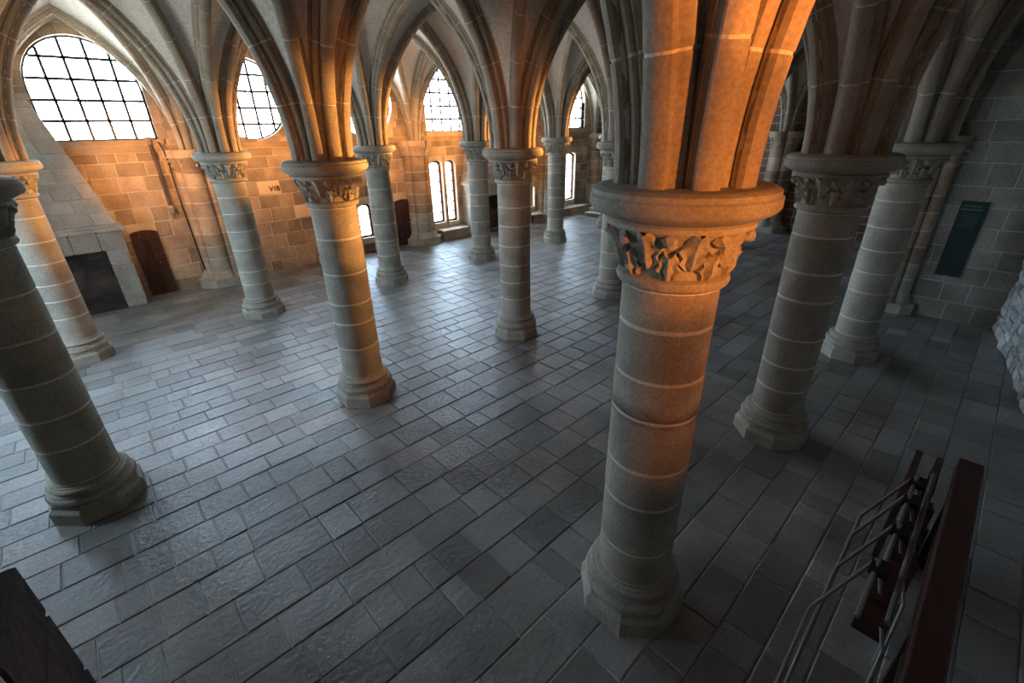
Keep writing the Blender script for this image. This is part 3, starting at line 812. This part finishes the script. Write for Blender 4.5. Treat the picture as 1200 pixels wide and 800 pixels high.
# ------------------------------------------------------------------ FIREPLACES
def quad_frame(P00, P10, P11, P01, outward):
    P00, P10, P11, P01 = map(Vector, (P00, P10, P11, P01))
    w = (P10-P00).length; h = ((P01+P11)/2 - (P00+P10)/2).length; O = Vector(outward).normalized()
    def f(u, d, z):
        a = P00.lerp(P10, u/w); b = P01.lerp(P11, u/w); p = a.lerp(b, z/h) + O*d; return (p[0], p[1], p[2])
    return f, w, h
def fireplace(xc, hw, label, seed):
    t = tag(empty('fireplace', (xc, YW, 0)), label, 'fireplace'); rn = random.Random(seed)
    D = .56
    def st_loc(rects, fr, name, mat, proud=.01):
        for r in rects:
            v, f = stone_vf(*r, -.03, proud, rn, .004, .008); mesh_obj(name, [fr(*q) for q in v], f, mat, t)
    for s in (-1, 1):
        xa, xb = sorted((s*hw, s*(hw-.34)))
        m = MB(); m.box(xa+.02, xb-.02, -D+.02, .0, 0, 1.25); m.build('jamb_core', M_MORT, t)
        z = 0
        for h in (.30, .33, .31, .31):
            m = MB(); m.box(xa, xb, -D, -.005, z+.008, z+h-.008); m.build('jamb_stone', M_HOOD, t); z += h
    # lintel of upright wedge blocks
    n = 7; W = 2*hw + .06; x = -W/2
    m = MB(); m.box(-W/2+.02, W/2-.02, -D-.0, -.02, 1.28, 1.6); m.build('lintel_core', M_MORT, t)
    for k in range(n):
        w = W/n; m = MB(); sk = .03*(k-n/2)/n*2
        m.prism([(x+.008-sk*.5, 1.255), (x+w-.008-sk*.4, 1.255), (x+w-.008+sk*.5, 1.62), (x+.008+sk*.5, 1.62)], -D-.03, -.01); m.build('lintel_block', M_HOOD, t); x += w
    m = MB(); m.box(-W/2-.05, W/2+.05, -D-.09, -.01, 1.63, 1.71); m.box(-W/2-.02, W/2+.02, -D-.055, -.01, 1.71, 1.76); m.build('hood_moulding', M_HOOD, t)
    # hood
    hb, ht, zt = hw+.0, hw*.60, 4.03; yb, yt = -D-.02, -.12
    core = MB(); c8 = [(-hb+.01, yb+.015, 1.76), (hb-.01, yb+.015, 1.76), (hb, 0, 1.76), (-hb, 0, 1.76), (-ht+.01, yt+.015, zt), (ht-.01, yt+.015, zt), (ht, 0, zt), (-ht, 0, zt)]
    core.add(c8, [(0,1,5,4),(1,2,6,5),(3,0,4,7),(4,5,6,7),(0,3,2,1)]); core.build('hood_core', M_MORT, t)
    fr, w, h = quad_frame((-hb, yb, 1.76), (hb, yb, 1.76), (ht, yt, zt), (-ht, yt, zt), (0, -1, .2))
    st_loc(lay_courses(0, w, 0, h, (.25, .29), (.36, .62), [], rn, .014), fr, 'hood_stone', M_HOOD, .006)
    for s in (-1, 1):
        fr, w, h = quad_frame((s*hb, 0, 1.76), (s*hb, yb, 1.76), (s*ht, yt, zt), (s*ht, 0, zt), (s, 0, .3))
        st_loc(lay_courses(0, w, 0, h, (.25, .29), (.36, .62), [], rn, .014), fr, 'hood_stone', M_HOOD, .006)
    m = MB(); m.box(-ht-.06, ht+.06, yt-.06, 0, zt, zt+.08); m.build('hood_cap', M_HOOD, t)
    # fireback bricks and hearth
    fr = lambda u, d, z: (u, -.03-d, z)
    st_loc(lay_courses(-hw+.34, hw-.34, .04, 1.3, (.16, .24), (.25, .45), [], rn, .014), fr, 'fireback_stone', M_SOOT, .015)
    m = MB(); m.box(-hw+.34, hw-.34, -.035, -.0, 0, 1.3); m.build('fireback', M_SOOT, t)
    m = MB(); m.box(-hw+.34, hw-.34, -D, -.03, 0, .03); m.build('hearth_slab', M_SOOT, t)
    return t
fireplace(-.25, 1.47, 'large stone fireplace with sloping masonry hood at the left', 31)
fireplace(11.95, 1.42, 'second fireplace with pale side, right of the paired slit windows', 32)

# slim dark colonnette on its corbel beside the big window
t = tag(empty('colonnette', (2.26, YW-.12, 1.85)), 'slim dark colonnette on a corbel, right of the big left window', 'colonnette')
m = MB(); m.bar((0, 0, .1), (0, 0, 1.35), .035, 10); m.build('shaft', M_IRON if False else M_SOOT, t)
v, f = lathe([(.01, -.12), (.05, -.05), (.075, .02), (.08, .06), (.05, .1)], 12); mesh_obj('corbel', v, f, M_WALL, t)
v, f = lathe([(.035, 1.35), (.05, 1.37), (.045, 1.4), (.07, 1.46), (.07, 1.5)], 12); mesh_obj('capital', v, f, M_WALL, t)
t = tag(empty('cable_conduit', (2.44, YW-.13, 0)), 'thin dark conduit running down the wall pier by the big left window', 'conduit')
m = MB(); pts = [(-.02, .05, 3.25), (0, -.12, 3.12), (.03, -.06, 2.9), (.03, 0, 2.2), (.06, 0, 1.0), (.08, 0, .42)]
for a, b in zip(pts[:-1], pts[1:]): m.bar(a, b, .014, 6)
m.build('pipe', M_IRON, t)

# steps in the far corner
t = tag(empty('stone_steps', (16.75, 10.3, 0)), 'low stone steps in the far corner beside the tall slit window', 'steps')
for k in range(3):
    m = MB(); m.box(-.75+k*.32, .6, -.6, .6, k*.14+.002, (k+1)*.14); m.build('step', M_COL, t)

# rough dark stone post close to the viewer, lower left corner
t = tag(empty('stone_post', (-.14, .67, 0)), 'dark rough stone post in the lower left corner', 'post')
rn = random.Random(77)
zz = 0
for k, h in enumerate((.36, .34, .36, .33, .34, .265)):
    fr = lambda u, d, w: (u, w, d)
    v = []; z1 = zz + h - .008; x = .275; y = .235; c = .012
    for z, q in ((zz, .004), (zz+c, 0), (z1-c, 0), (z1, .012)):
        v += [(-x+q+rn.uniform(-.006, .006), -y+q, z), (x-q+rn.uniform(-.004, .004), -y+q, z), (x-q+rn.uniform(-.004, .004), y-q, z), (-x+q, y-q+rn.uniform(-.006, .006), z)]
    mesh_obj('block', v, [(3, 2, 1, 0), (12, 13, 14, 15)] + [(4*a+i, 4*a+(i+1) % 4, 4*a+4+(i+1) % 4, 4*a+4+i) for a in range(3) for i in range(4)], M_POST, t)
    zz += h

# ------------------------------------------------------------------ HANDRAIL AND FOLDED SEATS (right foreground)
t = tag(empty('handrail', (3.5, -1.51, 0)), 'thick red-brown wooden handrail in the lower right corner', 'railing')
m = MB(); m.box(-1.7, 1.46, -.072, .072, .93, 1.04); o = m.build('rail_beam', M_RAIL, t)
bv = o.modifiers.new('bevel', 'BEVEL'); bv.width = .012; bv.segments = 2
for x in (-1.5, 0.0, 1.38):
    m = MB(); m.box(x-.035, x+.035, -.035, .035, 0, .93); m.build('post', M_RAIL, t)
m = MB(); m.box(-1.6, 1.4, -.02, .02, .42, .50); m.build('lower_rail', M_RAIL, t)
t0 = None
def folding_seat(label):
    t = tag(empty('folding_seat', (0, 0, 0)), label, 'chair', 'folded seats leaning beside the handrail')
    for y, dz in ((0.0, 0), (-.14, 0)):
        m = MB()
        if y == 0: pts = [(.36, -.19, .97), (0, 0, .70), (-.42, 0, .42), (-.72, .0, .01)]
        else: pts = [(.36, -.20, .97), (.10, -.36, .60), (-.10, -.36, .3), (-.3, -.36, .01)]
        for a, b in zip(pts[:-1], pts[1:]): m.bar(a, b, .011, 8)
        m.build('leg', M_STEEL, t)
    m = MB(); m.bar((.36, -.20, .97), (-.05, -.20, .88), .014, 8); m.build('arm', M_STEEL, t)
    m = MB(); m.box(.05, .33, -.34, -.20, .80, .83); o = m.build('seat', M_SEAT, t)
    m = MB(); m.box(.18, .22, -.35, -.20, .55, .86); m.build('backrest', M_SEAT, t)
    m = MB(); m.box(.26, .38, -.26, -.17, .93, .97); m.build('bracket', M_IRON, t)
    return t
def copy_tree(o, parent=None):
    c = o.copy(); COL.objects.link(c); c.parent = parent
    for ch in list(o.children): copy_tree(ch, c)
    return c
SLAB = ['folded seat with pale steel legs, nearest in the row by the handrail', 'second folded seat from the front beside the handrail', 'third folded seat from the front beside the handrail', 'farthest folded seat of the row beside the handrail']
proto = folding_seat(SLAB[0]); proto.location = (3.175, -1.03, 0)
for k, x in enumerate((3.60, 3.97, 4.22)):
    c = copy_tree(proto); c.location = (x, -1.06, 0); c['label'] = SLAB[k+1]
t = tag(empty('folded_board', (4.85, -1.29, 0)), 'pair of upright dark boards at the far end of the handrail', 'board')
for y in (-.07, .06):
    m = MB(); m.box(-.20, .32, y-.022, y+.022, .05, .86); m.build('panel', M_SEAT, t)
m = MB(); m.bar((-1.7, -.06, .93), (.0, -.06, .88), .016, 8); m.build('steel_tube', M_STEEL, t)
